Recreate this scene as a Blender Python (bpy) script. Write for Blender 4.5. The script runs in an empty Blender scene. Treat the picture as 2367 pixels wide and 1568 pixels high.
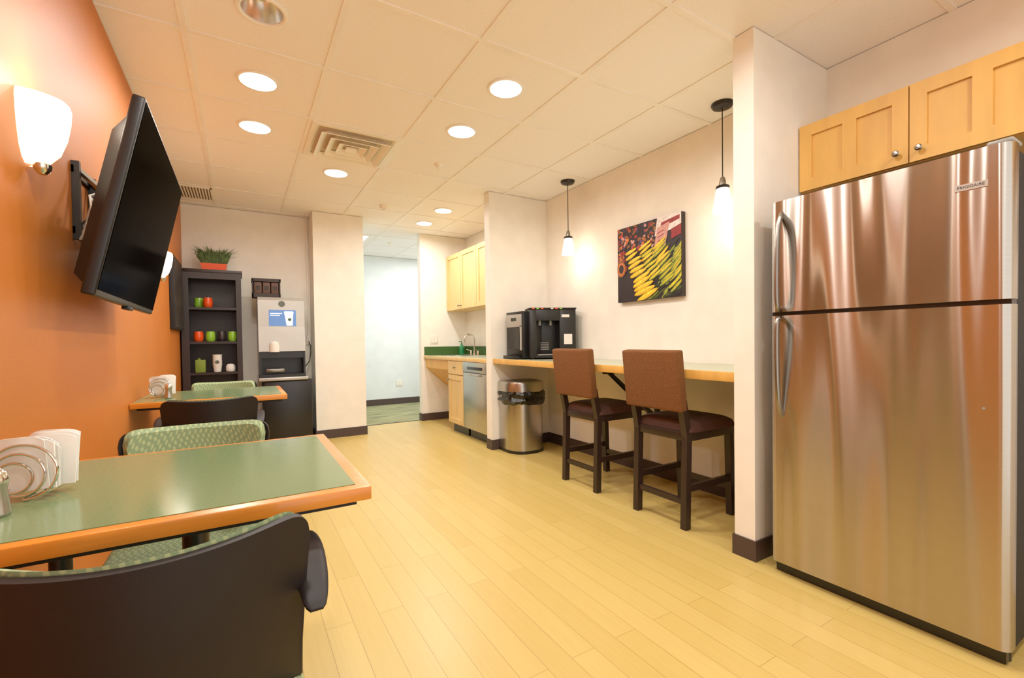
import bpy, bmesh, math, random
from mathutils import Vector, Matrix
random.seed(7)
S=bpy.context.scene
try:
    S.view_settings.view_transform='Standard'; S.view_settings.look='None'; S.view_settings.gamma=1.13
except Exception: pass
COL=S.collection
def lin(c):
    return tuple(((x/255)/12.92 if x/255<=.04045 else (((x/255)+.055)/1.055)**2.4) for x in c)
# ---------------- materials
def mat(name,col,rough=.5,metal=0,noise=None,bump=None,emis=None,aniso=0,coat=0,alpha=1,trans=0,spec=.5,ior=None):
    m=bpy.data.materials.new(name); m.use_nodes=True; nt=m.node_tree; N=nt.nodes; L=nt.links
    b=N['Principled BSDF']; c=lin(col)
    b.inputs['Base Color'].default_value=(*c,1); b.inputs['Roughness'].default_value=rough
    b.inputs['Metallic'].default_value=metal; b.inputs['Anisotropic'].default_value=aniso
    b.inputs['Coat Weight'].default_value=coat; b.inputs['Alpha'].default_value=alpha
    b.inputs['Transmission Weight'].default_value=trans; b.inputs['Specular IOR Level'].default_value=spec
    if ior: b.inputs['IOR'].default_value=ior
    if emis:
        b.inputs['Emission Color'].default_value=(*lin(emis[0]),1); b.inputs['Emission Strength'].default_value=emis[1]
    tc=N.new('ShaderNodeTexCoord')
    def nz(scale,st):
        mp=N.new('ShaderNodeMapping'); mp.inputs['Scale'].default_value=st
        L.new(tc.outputs['Object'],mp.inputs['Vector'])
        n=N.new('ShaderNodeTexNoise'); n.inputs['Scale'].default_value=scale; n.inputs['Detail'].default_value=3
        L.new(mp.outputs[0],n.inputs['Vector']); return n
    if noise is None: noise=(6,.04,(1,1,1))
    n=nz(noise[0],noise[2]); r=N.new('ShaderNodeValToRGB'); a=noise[1]
    r.color_ramp.elements[0].position=.3; r.color_ramp.elements[1].position=.7
    r.color_ramp.elements[0].color=(*[x*(1-a) for x in c],1); r.color_ramp.elements[1].color=(*[min(1,x*(1+a)) for x in c],1)
    L.new(n.outputs['Fac'],r.inputs['Fac']); L.new(r.outputs[0],b.inputs['Base Color'])
    if bump:
        n2=nz(bump[0],bump[2] if len(bump)>2 else (1,1,1)); bp=N.new('ShaderNodeBump')
        bp.inputs['Strength'].default_value=bump[1]; bp.inputs['Distance'].default_value=bump[3] if len(bump)>3 else .002
        L.new(n2.outputs['Fac'],bp.inputs['Height']); L.new(bp.outputs[0],b.inputs['Normal'])
    return m
M={}
M['white']=mat('wall_paint_cream',(242,237,225),.6,bump=(120,.15))
M['bluewhite']=mat('wall_paint_cool',(226,231,229),.6,bump=(120,.15))
M['orange']=mat('wall_paint_orange',(196,110,34),.5,noise=(2,.04,(1,1,1)),bump=(160,.2))
M['ceil']=mat('ceiling_tile_mineral',(250,246,242),.9,bump=(260,.35),noise=(90,.02,(1,1,1)))
M['grid']=mat('ceiling_tee_white',(248,243,235),.5)
M['base']=mat('vinyl_baseboard_brown',(66,50,45),.5)
M['maple']=mat('maple_wood',(220,168,80),.5,noise=(5,.10,(3,3,.5)))
M['maplepale']=mat('maple_wood_pale',(224,190,124),.5,noise=(5,.08,(3,3,.5)))
M['edge']=mat('table_edge_wood',(214,130,38),.3,noise=(8,.12,(1,8,8)),coat=.3)
M['green']=mat('laminate_green',(112,134,92),.16,noise=(300,.10,(1,1,1)))
M['counter']=mat('laminate_counter',(178,182,154),.25,noise=(250,.06,(1,1,1)))
M['splash']=mat('laminate_dark_green',(56,92,38),.35)
M['esp']=mat('espresso_wood',(38,23,20),.4,noise=(6,.2,(4,4,.6)))
M['shell']=mat('dark_plastic',(24,18,18),.5,bump=(400,.1),spec=.3)
M['black']=mat('black_plastic',(13,12,13),.35)
M['blackm']=mat('black_matte',(13,11,11),.7)
M['screen']=mat('screen_black',(0,0,0),.12,spec=.03,ior=1.06)
M['gloss']=mat('glossy_black',(2,2,3),.1,spec=.4)
M['grey']=mat('grey_plastic',(142,140,134),.4)
M['silver']=mat('silver_paint',(178,175,168),.35,metal=.4)
M['chrome']=mat('chrome',(220,218,212),.12,metal=1)
M['nickel']=mat('nickel',(146,142,134),.28,metal=1)
M['brown']=mat('brown_fabric',(114,72,38),.9,noise=(220,.35,(1,1,1)),bump=(500,.8),spec=.2)
M['maroon']=mat('maroon_fabric',(72,38,27),.75,noise=(160,.3,(1,1,1)),bump=(400,.5))
M['paper']=mat('paper_white',(238,234,226),.8)
M['wplastic']=mat('white_plastic',(230,226,214),.4)
M['orangeglz']=mat('orange_glaze',(230,76,22),.2)
M['greenglz']=mat('green_glaze',(138,192,50),.2)
M['darkglz']=mat('dark_glaze',(40,31,37),.2)
M['grass']=mat('grass_blade',(70,94,30),.6,noise=(30,.5,(1,1,1)))
M['planter']=mat('planter_orange',(236,80,18),.4)
M['sconce']=mat('frosted_glass_lit',(255,244,225),.4,emis=((255,230,192),1.5))
M['shade']=mat('pendant_glass_glowing',(255,248,238),.2,emis=((255,240,218),.9),alpha=.42)
M['bulb']=mat('bulb_lit',(255,240,215),.4,emis=((255,236,205),18))
M['lens']=mat('lamp_lens_lit',(255,250,240),.4,emis=((255,247,238),5))
M['troffer']=mat('troffer_lit',(240,250,255),.4,emis=((225,242,255),5))
M['refl']=mat('spun_reflector',(235,232,226),.22,metal=.85)
M['reflw']=mat('pale_reflector',(236,230,220),.3,metal=.2)
M['bag']=mat('black_plastic_bag',(8,8,9),.25,bump=(40,.9,(1,1,.4),.01))
M['soap']=mat('soap_green',(14,116,64),.15)
M['box']=mat('brown_box',(42,30,24),.6)
M['kraft']=mat('kraft_bag',(86,58,40),.6)
M['greenbox']=mat('green_box',(122,142,40),.6)
M['logo']=mat('logo_green_grey',(86,94,82),.5)
M['vent']=mat('vent_white',(244,238,224),.5)
M['ventshade']=mat('vent_gap_shade',(212,196,170),.8)  # darker tone painted in for shade between the diffuser louvres

def steel(name,col,rough):
    m=bpy.data.materials.new(name); m.use_nodes=True; nt=m.node_tree; N=nt.nodes; L=nt.links
    b=N['Principled BSDF']; c=lin(col); b.inputs['Metallic'].default_value=1
    tc=N.new('ShaderNodeTexCoord')
    def nz(st,sc,det=3):
        mp=N.new('ShaderNodeMapping'); mp.inputs['Scale'].default_value=st
        L.new(tc.outputs['Object'],mp.inputs['Vector']); n=N.new('ShaderNodeTexNoise')
        n.inputs['Scale'].default_value=sc; n.inputs['Detail'].default_value=det; L.new(mp.outputs[0],n.inputs['Vector']); return n
    fine=nz((2,2,420),1.0); wav=nz((4,6.2,.5),1.0,.4)
    r=N.new('ShaderNodeValToRGB'); r.color_ramp.elements[0].color=(*[x*.88 for x in c],1); r.color_ramp.elements[1].color=(*c,1)
    L.new(fine.outputs['Fac'],r.inputs['Fac']); L.new(r.outputs[0],b.inputs['Base Color'])
    b.inputs['Roughness'].default_value=rough
    b.inputs['Anisotropic'].default_value=.95; b.inputs['Anisotropic Rotation'].default_value=.25
    tg=N.new('ShaderNodeTangent'); tg.direction_type='RADIAL'; tg.axis='Z'; L.new(tg.outputs[0],b.inputs['Tangent'])
    b2=N.new('ShaderNodeBump'); b2.inputs['Strength'].default_value=1; b2.inputs['Distance'].default_value=.085
    L.new(wav.outputs['Fac'],b2.inputs['Height']); L.new(b2.outputs[0],b.inputs['Normal'])
    return m
M['steel']=steel('brushed_steel',(190,182,172),.24)
M['steelplain']=mat('satin_steel',(186,183,176),.28,metal=1,noise=(1,.06,(2,2,300)))

def floor_mat():
    m=bpy.data.materials.new('bamboo_plank_floor'); m.use_nodes=True; nt=m.node_tree; N=nt.nodes; L=nt.links
    b=N['Principled BSDF']; tc=N.new('ShaderNodeTexCoord'); sp=N.new('ShaderNodeSeparateXYZ'); cb=N.new('ShaderNodeCombineXYZ')
    L.new(tc.outputs['Object'],sp.inputs[0]); L.new(sp.outputs['Y'],cb.inputs['X']); L.new(sp.outputs['X'],cb.inputs['Y'])
    br=N.new('ShaderNodeTexBrick'); br.inputs['Scale'].default_value=1; br.inputs['Brick Width'].default_value=.92
    br.inputs['Row Height'].default_value=.094; br.inputs['Mortar Size'].default_value=.0010; br.inputs['Mortar Smooth'].default_value=.3
    br.offset=.37; br.inputs['Color1'].default_value=(*lin((198,168,90)),1); br.inputs['Color2'].default_value=(*lin((206,177,101)),1)
    br.inputs['Mortar'].default_value=(*lin((156,124,60)),1); br.inputs['Bias'].default_value=0
    L.new(cb.outputs[0],br.inputs['Vector'])
    mp=N.new('ShaderNodeMapping'); mp.inputs['Scale'].default_value=(60,2,1); n=N.new('ShaderNodeTexNoise'); n.inputs['Scale'].default_value=1.5; n.inputs['Detail'].default_value=5
    L.new(tc.outputs['Object'],mp.inputs[0]); L.new(mp.outputs[0],n.inputs['Vector'])
    mx=N.new('ShaderNodeMixRGB'); mx.blend_type='MULTIPLY'; mx.inputs['Fac'].default_value=.25
    r=N.new('ShaderNodeValToRGB'); r.color_ramp.elements[0].position=.3; r.color_ramp.elements[0].color=(.8,.76,.66,1); r.color_ramp.elements[1].position=.65; r.color_ramp.elements[1].color=(1,1,1,1)
    L.new(n.outputs['Fac'],r.inputs[0]); L.new(br.outputs['Color'],mx.inputs['Color1']); L.new(r.outputs[0],mx.inputs['Color2'])
    L.new(mx.outputs[0],b.inputs['Base Color']); b.inputs['Roughness'].default_value=.34
    return m
M['floor']=floor_mat()
def fabric():
    m=bpy.data.materials.new('green_leaf_fabric'); m.use_nodes=True; nt=m.node_tree; N=nt.nodes; L=nt.links
    b=N['Principled BSDF']; b.inputs['Roughness'].default_value=.85
    tc=N.new('ShaderNodeTexCoord'); sp=N.new('ShaderNodeSeparateXYZ'); L.new(tc.outputs['Object'],sp.inputs[0])
    def mth(op,a,bv=None):
        n=N.new('ShaderNodeMath'); n.operation=op
        for i,v in enumerate((a,bv)):
            if v is None: continue
            if isinstance(v,(int,float)): n.inputs[i].default_value=v
            else: L.new(v,n.inputs[i])
        return n.outputs[0]
    vz=mth('ADD',sp.outputs['Z'],sp.outputs['Y'])
    row=mth('SINE',mth('MULTIPLY',vz,210)) 
    wob=mth('MULTIPLY',mth('SINE',mth('MULTIPLY',vz,105)),1.2)
    col=mth('SINE',mth('ADD',mth('MULTIPLY',sp.outputs['X'],420),wob))
    pr=mth('ADD',mth('MULTIPLY',row,col),0)
    r=N.new('ShaderNodeValToRGB'); r.color_ramp.elements[0].position=.0; r.color_ramp.elements[0].color=(*lin((128,150,110)),1)
    r.color_ramp.elements[1].position=.55; r.color_ramp.elements[1].color=(*lin((166,180,130)),1)
    L.new(pr,r.inputs[0]); L.new(r.outputs[0],b.inputs['Base Color']); return m
M['fabric']=fabric()
def carpet():
    m=bpy.data.materials.new('striped_carpet'); m.use_nodes=True; nt=m.node_tree; N=nt.nodes; L=nt.links
    b=N['Principled BSDF']; b.inputs['Roughness'].default_value=.95
    tc=N.new('ShaderNodeTexCoord'); mp=N.new('ShaderNodeMapping'); mp.inputs['Scale'].default_value=(2,40,1)
    n=N.new('ShaderNodeTexNoise'); n.inputs['Scale'].default_value=1.2; L.new(tc.outputs['Object'],mp.inputs[0]); L.new(mp.outputs[0],n.inputs['Vector'])
    r=N.new('ShaderNodeValToRGB'); r.color_ramp.elements[0].position=.4; r.color_ramp.elements[0].color=(*lin((104,104,72)),1)
    r.color_ramp.elements[1].position=.6; r.color_ramp.elements[1].color=(*lin((166,162,116)),1)
    L.new(n.outputs['Fac'],r.inputs[0]); L.new(r.outputs[0],b.inputs['Base Color']); return m
M['carpet']=carpet()

# ---------------- geometry
class G:
    def __init__(s): s.v=[];s.f=[];s.m=[]
    def add(s,vs,fs,m=0,X=None):
        o=len(s.v)
        for p in vs:
            p=Vector(p)
            if X is not None: p=X@p
            s.v.append(p)
        for f in fs: s.f.append([i+o for i in f]); s.m.append(m)
        return s
    def box(s,x0,x1,y0,y1,z0,z1,m=0,X=None,bev=0,seg=2):
        bm=bmesh.new(); bmesh.ops.create_cube(bm,size=1)
        for v in bm.verts:
            v.co=Vector(((x0+x1)/2+v.co.x*(x1-x0),(y0+y1)/2+v.co.y*(y1-y0),(z0+z1)/2+v.co.z*(z1-z0)))
        if bev>0: bmesh.ops.bevel(bm,geom=list(bm.edges),offset=bev,segments=seg,profile=.5,affect='EDGES')
        bm.verts.index_update()
        s.add([v.co.copy() for v in bm.verts],[[v.index for v in f.verts] for f in bm.faces],m,X); bm.free(); return s
    def lathe(s,prof,c=(0,0,0),n=24,m=0,X=None,a0=0,a1=2*math.pi,sx=1,sy=1):
        full=abs(a1-a0-2*math.pi)<1e-6; k=n if full else n+1; vs=[];fs=[]
        for r,z in prof:
            for i in range(k):
                a=a0+(a1-a0)*i/n; vs.append((c[0]+sx*r*math.cos(a),c[1]+sy*r*math.sin(a),c[2]+z))
        for j in range(len(prof)-1):
            for i in range(n):
                i2=(i+1)%k if full else i+1
                fs.append([j*k+i,j*k+i2,(j+1)*k+i2,(j+1)*k+i])
        if full:
            if prof[0][0]>1e-5: fs.append([i for i in range(k)][::-1])
            if prof[-1][0]>1e-5: fs.append([(len(prof)-1)*k+i for i in range(k)])
        return s.add(vs,fs,m,X)
    def ring(s,prof,c=(0,0,0),n=32,m=0):
        vs=[];fs=[]; k=len(prof)
        for r,z in prof:
            for i in range(n):
                a=2*math.pi*i/n; vs.append((c[0]+r*math.cos(a),c[1]+r*math.sin(a),c[2]+z))
        for j in range(k):
            for i in range(n):
                fs.append([j*n+i,j*n+(i+1)%n,((j+1)%k)*n+(i+1)%n,((j+1)%k)*n+i])
        return s.add(vs,fs,m)
    def tube(s,pts,r,n=8,m=0,X=None,closed=False,sy=1):
        P=[Vector(p) for p in pts]; k=len(P); vs=[];fs=[]
        R=r if isinstance(r,(list,tuple)) else [r]*k
        up=None
        for i in range(k):
            a=P[i-1] if (i>0 or closed) else P[i]; b=P[(i+1)%k] if (i<k-1 or closed) else P[i]
            t=(b-a).normalized()
            if up is None:
                up=Vector((0,0,1)) if abs(t.z)<.9 else Vector((1,0,0))
            u=(up-t*up.dot(t)).normalized(); w=t.cross(u); up=u
            for j in range(n):
                q=2*math.pi*j/n; vs.append(P[i]+R[i]*(math.cos(q)*u+sy*math.sin(q)*w))
        for i in range(k if closed else k-1):
            i2=(i+1)%k
            for j in range(n): fs.append([i*n+j,i*n+(j+1)%n,i2*n+(j+1)%n,i2*n+j])
        if not closed: fs.append(list(range(n))[::-1]); fs.append([(k-1)*n+j for j in range(n)])
        return s.add(vs,fs,m,X)
    def beam(s,p0,p1,w,d,m=0,X=None):
        vs=[]
        for p in (p0,p1):
            for a,b in ((-1,-1),(1,-1),(1,1),(-1,1)): vs.append((p[0]+a*w/2,p[1]+b*d/2,p[2]))
        return s.add(vs,[[3,2,1,0],[4,5,6,7],[0,1,5,4],[1,2,6,5],[2,3,7,6],[3,0,4,7]],m,X)
    def prism(s,poly,ax,a,b,m=0,X=None):
        n=len(poly); vs=[]
        for t in (a,b):
            for p,q in poly:
                vs.append({'x':(t,p,q),'y':(p,t,q),'z':(p,q,t)}[ax])
        fs=[list(range(n))[::-1],[n+i for i in range(n)]]+[[i,(i+1)%n,n+(i+1)%n,n+i] for i in range(n)]
        return s.add(vs,fs,m,X)
    def solid(s,fo,fi,nu,nv,m=0,X=None):
        vs=[];fs=[]
        for fn in (fo,fi):
            for i in range(nu+1):
                for j in range(nv+1): vs.append(fn(i/nu,j/nv))
        K=(nu+1)*(nv+1); I=lambda i,j,k=0:k*K+i*(nv+1)+j
        for i in range(nu):
            for j in range(nv):
                fs.append([I(i,j),I(i+1,j),I(i+1,j+1),I(i,j+1)]); fs.append([I(i,j,1),I(i,j+1,1),I(i+1,j+1,1),I(i+1,j,1)])
        for i in range(nu):
            fs.append([I(i,0),I(i,0,1),I(i+1,0,1),I(i+1,0)]); fs.append([I(i,nv),I(i+1,nv),I(i+1,nv,1),I(i,nv,1)])
        for j in range(nv):
            fs.append([I(0,j),I(0,j+1),I(0,j+1,1),I(0,j,1)]); fs.append([I(nu,j),I(nu,j,1),I(nu,j+1,1),I(nu,j+1)])
        return s.add(vs,fs,m,X)
    def make(s,name,mats,parent=None,label=None,cat=None,group=None,kind=None,flat=False,origin=None):
        if not isinstance(mats,(list,tuple)): mats=[mats]
        if parent is not None: off=OFF[parent.name]
        elif origin is not None: off=Vector(origin)
        else:
            xs=[v.x for v in s.v];ys=[v.y for v in s.v];zs=[v.z for v in s.v]
            off=Vector(((min(xs)+max(xs))/2,(min(ys)+max(ys))/2,min(zs)))
        me=bpy.data.meshes.new(name); me.from_pydata([v-off for v in s.v],[],s.f)
        for m in mats: me.materials.append(m)
        for p,mi in zip(me.polygons,s.m): p.material_index=mi; p.use_smooth=not flat
        bm=bmesh.new(); bm.from_mesh(me); bmesh.ops.recalc_face_normals(bm,faces=bm.faces); bm.to_mesh(me); bm.free()
        if not flat:
            try: me.set_sharp_from_angle(angle=math.radians(32))
            except Exception: pass
        o=bpy.data.objects.new(name,me); COL.objects.link(o)
        if parent is not None: o.parent=parent
        else: o.location=off
        OFF[o.name]=off.copy()
        tag(o,label,cat,group,kind); return o
OFF={}
def tag(o,label=None,cat=None,group=None,kind=None):
    if label: o['label']=label
    if cat: o['category']=cat
    if group: o['group']=group
    if kind: o['kind']=kind
def root(name,loc,label,cat,group=None,local=False):
    e=bpy.data.objects.new(name,None); e.empty_display_size=.05; COL.objects.link(e); e.location=loc
    OFF[e.name]=Vector((0,0,0)) if local else Vector(loc); tag(e,label,cat,group); return e
def dup(src,loc,rot=0,label=None):
    def cp(o,par):
        n=o.copy(); COL.objects.link(n)
        if par is not None: n.parent=par
        for c in list(o.children): cp(c,n)
        return n
    n=cp(src,None); n.location=loc; n.rotation_euler=(0,0,rot)
    if label: n['label']=label
    return n
def text(name,body,size,X,mt,parent,ext=.0004,align='CENTER'):
    cu=bpy.data.curves.new(name,'FONT'); cu.body=body; cu.size=size; cu.extrude=ext; cu.align_x=align; cu.align_y='CENTER'
    t=bpy.data.objects.new(name+'_tmp',cu); COL.objects.link(t)
    dg=bpy.context.evaluated_depsgraph_get(); dg.update()
    me=bpy.data.meshes.new_from_object(t.evaluated_get(dg)); bpy.data.objects.remove(t)
    g=G(); g.add([v.co for v in me.vertices],[list(p.vertices) for p in me.polygons],0,X)
    return g.make(name,mt,parent,flat=True)
def st(name,boxes,mt,label,bev=0):
    g=G()
    for b in boxes: g.box(*b,bev=bev)
    return g.make(name,mt,None,label,name.split('_')[0],None,'structure',flat=True)

H=2.43; XL=-.49; XR=2.66; YB=5.55; XW=XR-.003
# ---------------- room
g=G().box(XL-.1,3.7,-1.6,5.75,-.05,0); g.make('floor',M['floor'],None,'pale yellow bamboo plank flooring','floor',None,'structure',flat=True)
g=G().box(.9,3.7,5.75,7.6,-.05,0); g.make('floor_carpet',M['carpet'],None,'green striped carpet of the next room','floor',None,'structure',flat=True)
st('wall_left',[(XL-.1,XL,-1.6,YB+.1,0,H)],M['orange'],'orange painted wall')
st('wall_right',[(XR,XR+.1,-1.6,5.78,0,H)],M['white'],'cream painted wall')
st('wall_back',[(XL,1.19,YB,YB+.1,0,H)],M['white'],'cream painted end wall')
st('wall_pier',[(.67,1.19,5.23,YB,0,H)],M['white'],'cream painted boxed pier')
st('wall_divider_front',[(2.005,XR,1.212,1.312,0,H)],M['white'],'cream wing wall beside the refrigerator')
st('wall_divider_middle',[(2.012,XR,3.775,3.875,0,H)],M['white'],'cream wing wall between bar and sink alcove')
st('wall_divider_rear',[(2.005,XR,5.68,5.78,0,H)],M['white'],'cream wall at the end of the sink alcove')
st('wall_far',[(.9,3.7,7.5,7.6,0,H)],M['bluewhite'],'pale cool wall of the next room')
st('wall_far_left',[(.8,.9,5.65,7.6,0,H)],M['bluewhite'],'side wall of the next room')
st('wall_far_right',[(3.6,3.7,5.78,7.5,0,H)],M['bluewhite'],'side wall of the next room')
xs=[-.6,-.192,.40,.992,1.584,2.176,2.768,3.36,3.7]
ys=[-1.6,-1.057,-.465,.127,.719,1.311,1.903,2.495,3.087,3.679,4.271,4.863,5.455,6.047,6.639,7.231,7.6]
LIT=[(.104,2.791),(.104,3.383),(.696,3.975),(1.288,2.199),(1.288,2.791),(1.88,4.567),(1.88,5.159),(1.288,1.015),(.104,1.015),(.696,-.169),(1.88,-.169)]  # closing entries lie out of view, added to light the fridge
OFFL=[(.104,2.199)]
g=G(); ZC=2.434
for i in range(len(xs)-1):
    for j in range(len(ys)-1):
        x0,x1,y0,y1=xs[i],xs[i+1],ys[j],ys[j+1]; hole=None
        for (a,b) in LIT+OFFL:
            if x0<a<x1 and y0<b<y1: hole=(a,b)
        if not hole: g.add([(x0,y0,ZC),(x1,y0,ZC),(x1,y1,ZC),(x0,y1,ZC)],[[0,1,2,3]])
        else:
            a,b=hole; vs=[];fs=[];n=32
            for k in range(n):
                q=2*math.pi*k/n; c,s_=math.cos(q),math.sin(q); vs.append((a+.09*c,b+.09*s_,ZC))
                mx=max(abs(c),abs(s_)); vs.append((a+(x1-x0)/2*c/mx,b+(y1-y0)/2*s_/mx,ZC))
            for k in range(n):
                k2=(k+1)%n; fs.append([2*k,2*k+1,2*k2+1,2*k2])
            g.add(vs,fs)
g.add([(-.6,-1.6,2.65),(3.7,-1.6,2.65),(3.7,7.6,2.65),(-.6,7.6,2.65)],[[0,1,2,3]])
g.make('ceiling',M['ceil'],None,'suspended ceiling of pale square tiles','ceiling',None,'structure',flat=True)
g=G()
for x in xs[1:-1]: g.box(x-.013,x+.013,-1.6,7.6,H-.001,ZC-.0003)
for y in ys[1:-1]:
    for i in range(len(xs)-1):
        a=xs[i]+.0131 if i else -.49; b=xs[i+1]-.0131; g.box(a,b,y-.013,y+.013,H-.001,ZC-.0003)
g.make('trim_1',M['grid'],None,'white ceiling grid tees','trim',None,'structure',flat=True)
def bb(name,boxes): st(name,boxes,M['base'],'dark brown vinyl baseboard')
t=.008
bb('baseboard_divider_front',[(2.005-t,2.005,1.212-t,1.312+t,0,.095),(2.005,XR,1.212-t,1.212,0,.095),(2.005,XR,1.312,1.312+t,0,.095)])
bb('baseboard_divider_middle',[(2.012-t,2.012,3.775-t,3.875,0,.095),(2.012,XR,3.775-t,3.775,0,.095)])
bb('baseboard_right',[(XR-t,XR,1.32,3.767,0,.1)])
bb('baseboard_pier',[(.67,1.19+t,5.23-t,5.23,0,.095),(1.19,1.19+t,5.23,5.65,0,.095),(.67-t,.67,5.23-t,YB,0,.095)])
bb('baseboard_back',[(XL,.66,YB-t,YB,0,.1)])
bb('baseboard_left',[(XL,XL+t,-1.6,YB-t,0,.1)])
bb('baseboard_divider_rear',[(2.005-t,XR,5.68-t,5.68,0,.095),(2.005-t,2.005,5.68,5.78,0,.095)])
bb('baseboard_far',[(.9,3.6,7.5-t,7.5,0,.1)])
st('trim_2',[(1.19,2.005,5.735,5.765,0,.004)],M['base'],'dark floor transition strip')

# ---------------- ceiling fixtures
LC=(1,.955,.90)
def downlight(x,y,on):
    r=root('recessed_downlight',(x,y,ZC),'round recessed ceiling downlight, '+('lit white' if on else 'switched off with mirror reflector'),'ceiling light','recessed downlights')
    G().ring([(.080,.002),(.100,-.001),(.100,-.006),(.088,-.008),(.080,-.004)],(x,y,ZC-.0),32).make('trim_ring',M['grid'],r)
    if on:
        G().ring([(.0895,.0),(.086,.02),(.084,.02),(.087,.0)],(x,y,ZC),32).make('reflector',M['reflw'] ,r)
        G().lathe([(.0,.012),(.05,.013),(.085,.018),(.085,.022),(0,.022)],(x,y,ZC),32).make('lamp',M['lens'],r)
        l=bpy.data.lights.new('downlight_lamp','AREA'); l.shape='DISK'; l.size=.15; l.energy=DL; l.color=LC
        o=bpy.data.objects.new('light_source',l); COL.objects.link(o); o.parent=r; o.location=(0,0,.004)
    else:
        G().ring([(.0895,.0),(.080,.035),(.064,.075),(.05,.09),(.052,.095),(.068,.08),(.086,.036)],(x,y,ZC),40).make('reflector',M['refl'] ,r)
        G().lathe([(.0,.055),(.03,.06),(.048,.075),(.052,.092),(0,.094)],(x,y,ZC),24).make('lamp',M['reflw'],r)
DL=11.5
for i,(x,y) in enumerate(LIT): downlight(x,y,True)
downlight(*OFFL[0],False)
# diffuser
cx,cy=.696,3.383
r=root('air_diffuser',(cx,cy,H),'square white ceiling air diffuser with nested louvres','air vent')
G().box(cx-.282,cx+.282,cy-.282,cy+.282,H,ZC-.0001).make('gap_shade_plate',M['ventshade'],r)  # plate colour stands in for the shaded gaps behind the louvres
g=G()
for k,hs in enumerate((.284,.225,.16,.095)):
    if k==0: prof=[(hs,-.001),(hs,-.010),(hs-.03,-.012),(hs-.045,-.003),(hs-.04,-.001)]
    else: prof=[(hs,-.036),(hs-.004,-.039),(hs-.045,-.010),(hs-.042,-.007)]
    k2=len(prof); vs=[];fs=[]
    for (h_,z) in prof:
        for sx,sy in ((-1,-1),(1,-1),(1,1),(-1,1)): vs.append((cx+sx*h_,cy+sy*h_,H+z))
    for a in range(k2):
        b=(a+1)%k2
        for c in range(4): fs.append([a*4+c,a*4+(c+1)%4,b*4+(c+1)%4,b*4+c])
    g.add(vs,fs)
g.box(cx-.035,cx+.035,cy-.035,cy+.035,H-.034,H-.024)
g.make('louvre',M['vent'],r,flat=True)
# return grille
r=root('return_grille',(-.33,5.1,H),'beige slatted ceiling return grille near the bookcase','air vent')
g=G(); g.box(-.48,-.2,4.9,4.915,H-.006,ZC-.0001); g.box(-.48,-.2,5.275,5.29,H-.006,ZC-.0001); g.box(-.48,-.465,4.9,5.29,H-.006,ZC-.0001); g.box(-.215,-.2,4.9,5.29,H-.006,ZC-.0001)
for i in range(11):
    x=-.460+i*.0225; g.box(x,x+.011,4.915,5.275,H-.0055,H-.0045)
g.make('grille_slats',M['vent'],r,flat=True)
G().box(-.47,-.21,4.91,5.28,H-.0042,ZC-.0002).make('gap_shade_plate',mat('grille_gap_shade',(104,86,60),.8),r)  # brown sheet puts the shade between the slats into colour
for (x,y,lb) in ((1.367,3.396,'small'),(1.29,4.69,'large'),(1.82,6.4,'small')):
    g=G().lathe([(0,-.035),(.012,-.035),(.014,-.02),(.03,-.008),(.035,.0039)] if lb=='small' else [(0,-.05),(.016,-.05),(.018,-.03),(.04,-.03),(.05,-.012),(.055,.0039)],(x,y,H),20)
    g.make('sprinkler_head' if lb=='small' else 'smoke_detector',M['vent'],None,'small round ceiling sprinkler head' if lb=='small' else 'round white ceiling smoke detector','sprinkler' if lb=='small' else 'smoke detector')
r=root('troffer_light',(1.2,6.35,H),'rectangular fluorescent ceiling panel in the next room','ceiling light')
G().box(.93,1.47,6.06,6.63,H-.012,ZC-.0001).make('frame',M['grid'],r); G().box(.95,1.45,6.08,6.61,H-.014,H-.0121).make('diffuser_panel',M['troffer'],r)
def area(name,loc,rot,size,en,col,sy=None):
    l=bpy.data.lights.new(name,'AREA'); l.size=size; l.energy=en; l.color=col
    if sy: l.shape='RECTANGLE'; l.size_y=sy
    o=bpy.data.objects.new(name,l); COL.objects.link(o); o.location=loc; o.rotation_euler=rot; return o
area('next_room_light',(2.6,6.6,H-.03),(0,0,0),.6,27,(.94,.985,1),.6)

# ---------------- bar counter
r=root('bar_counter',(2.35,2.54,.82),'long wall-mounted counter with grey green laminate and maple edge','counter')
G().box(2.05,XW,1.315,3.772,.822,.862).make('worktop',M['counter'],r)
G().box(2.028,2.05,1.315,3.772,.816,.864,bev=.004).make('edge_trim',M['maple'],r)
g=G().prism([(2.13,.82),(2.16,.82),(XW-.002,.44),(XW-.002,.40)],'y',2.33,2.36); g.box(XW-.03,XW-.002,2.33,2.36,.40,.82); g.box(2.12,XW-.002,2.33,2.36,.795,.82)
g.make('support_bracket',M['black'],r,flat=True)

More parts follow.
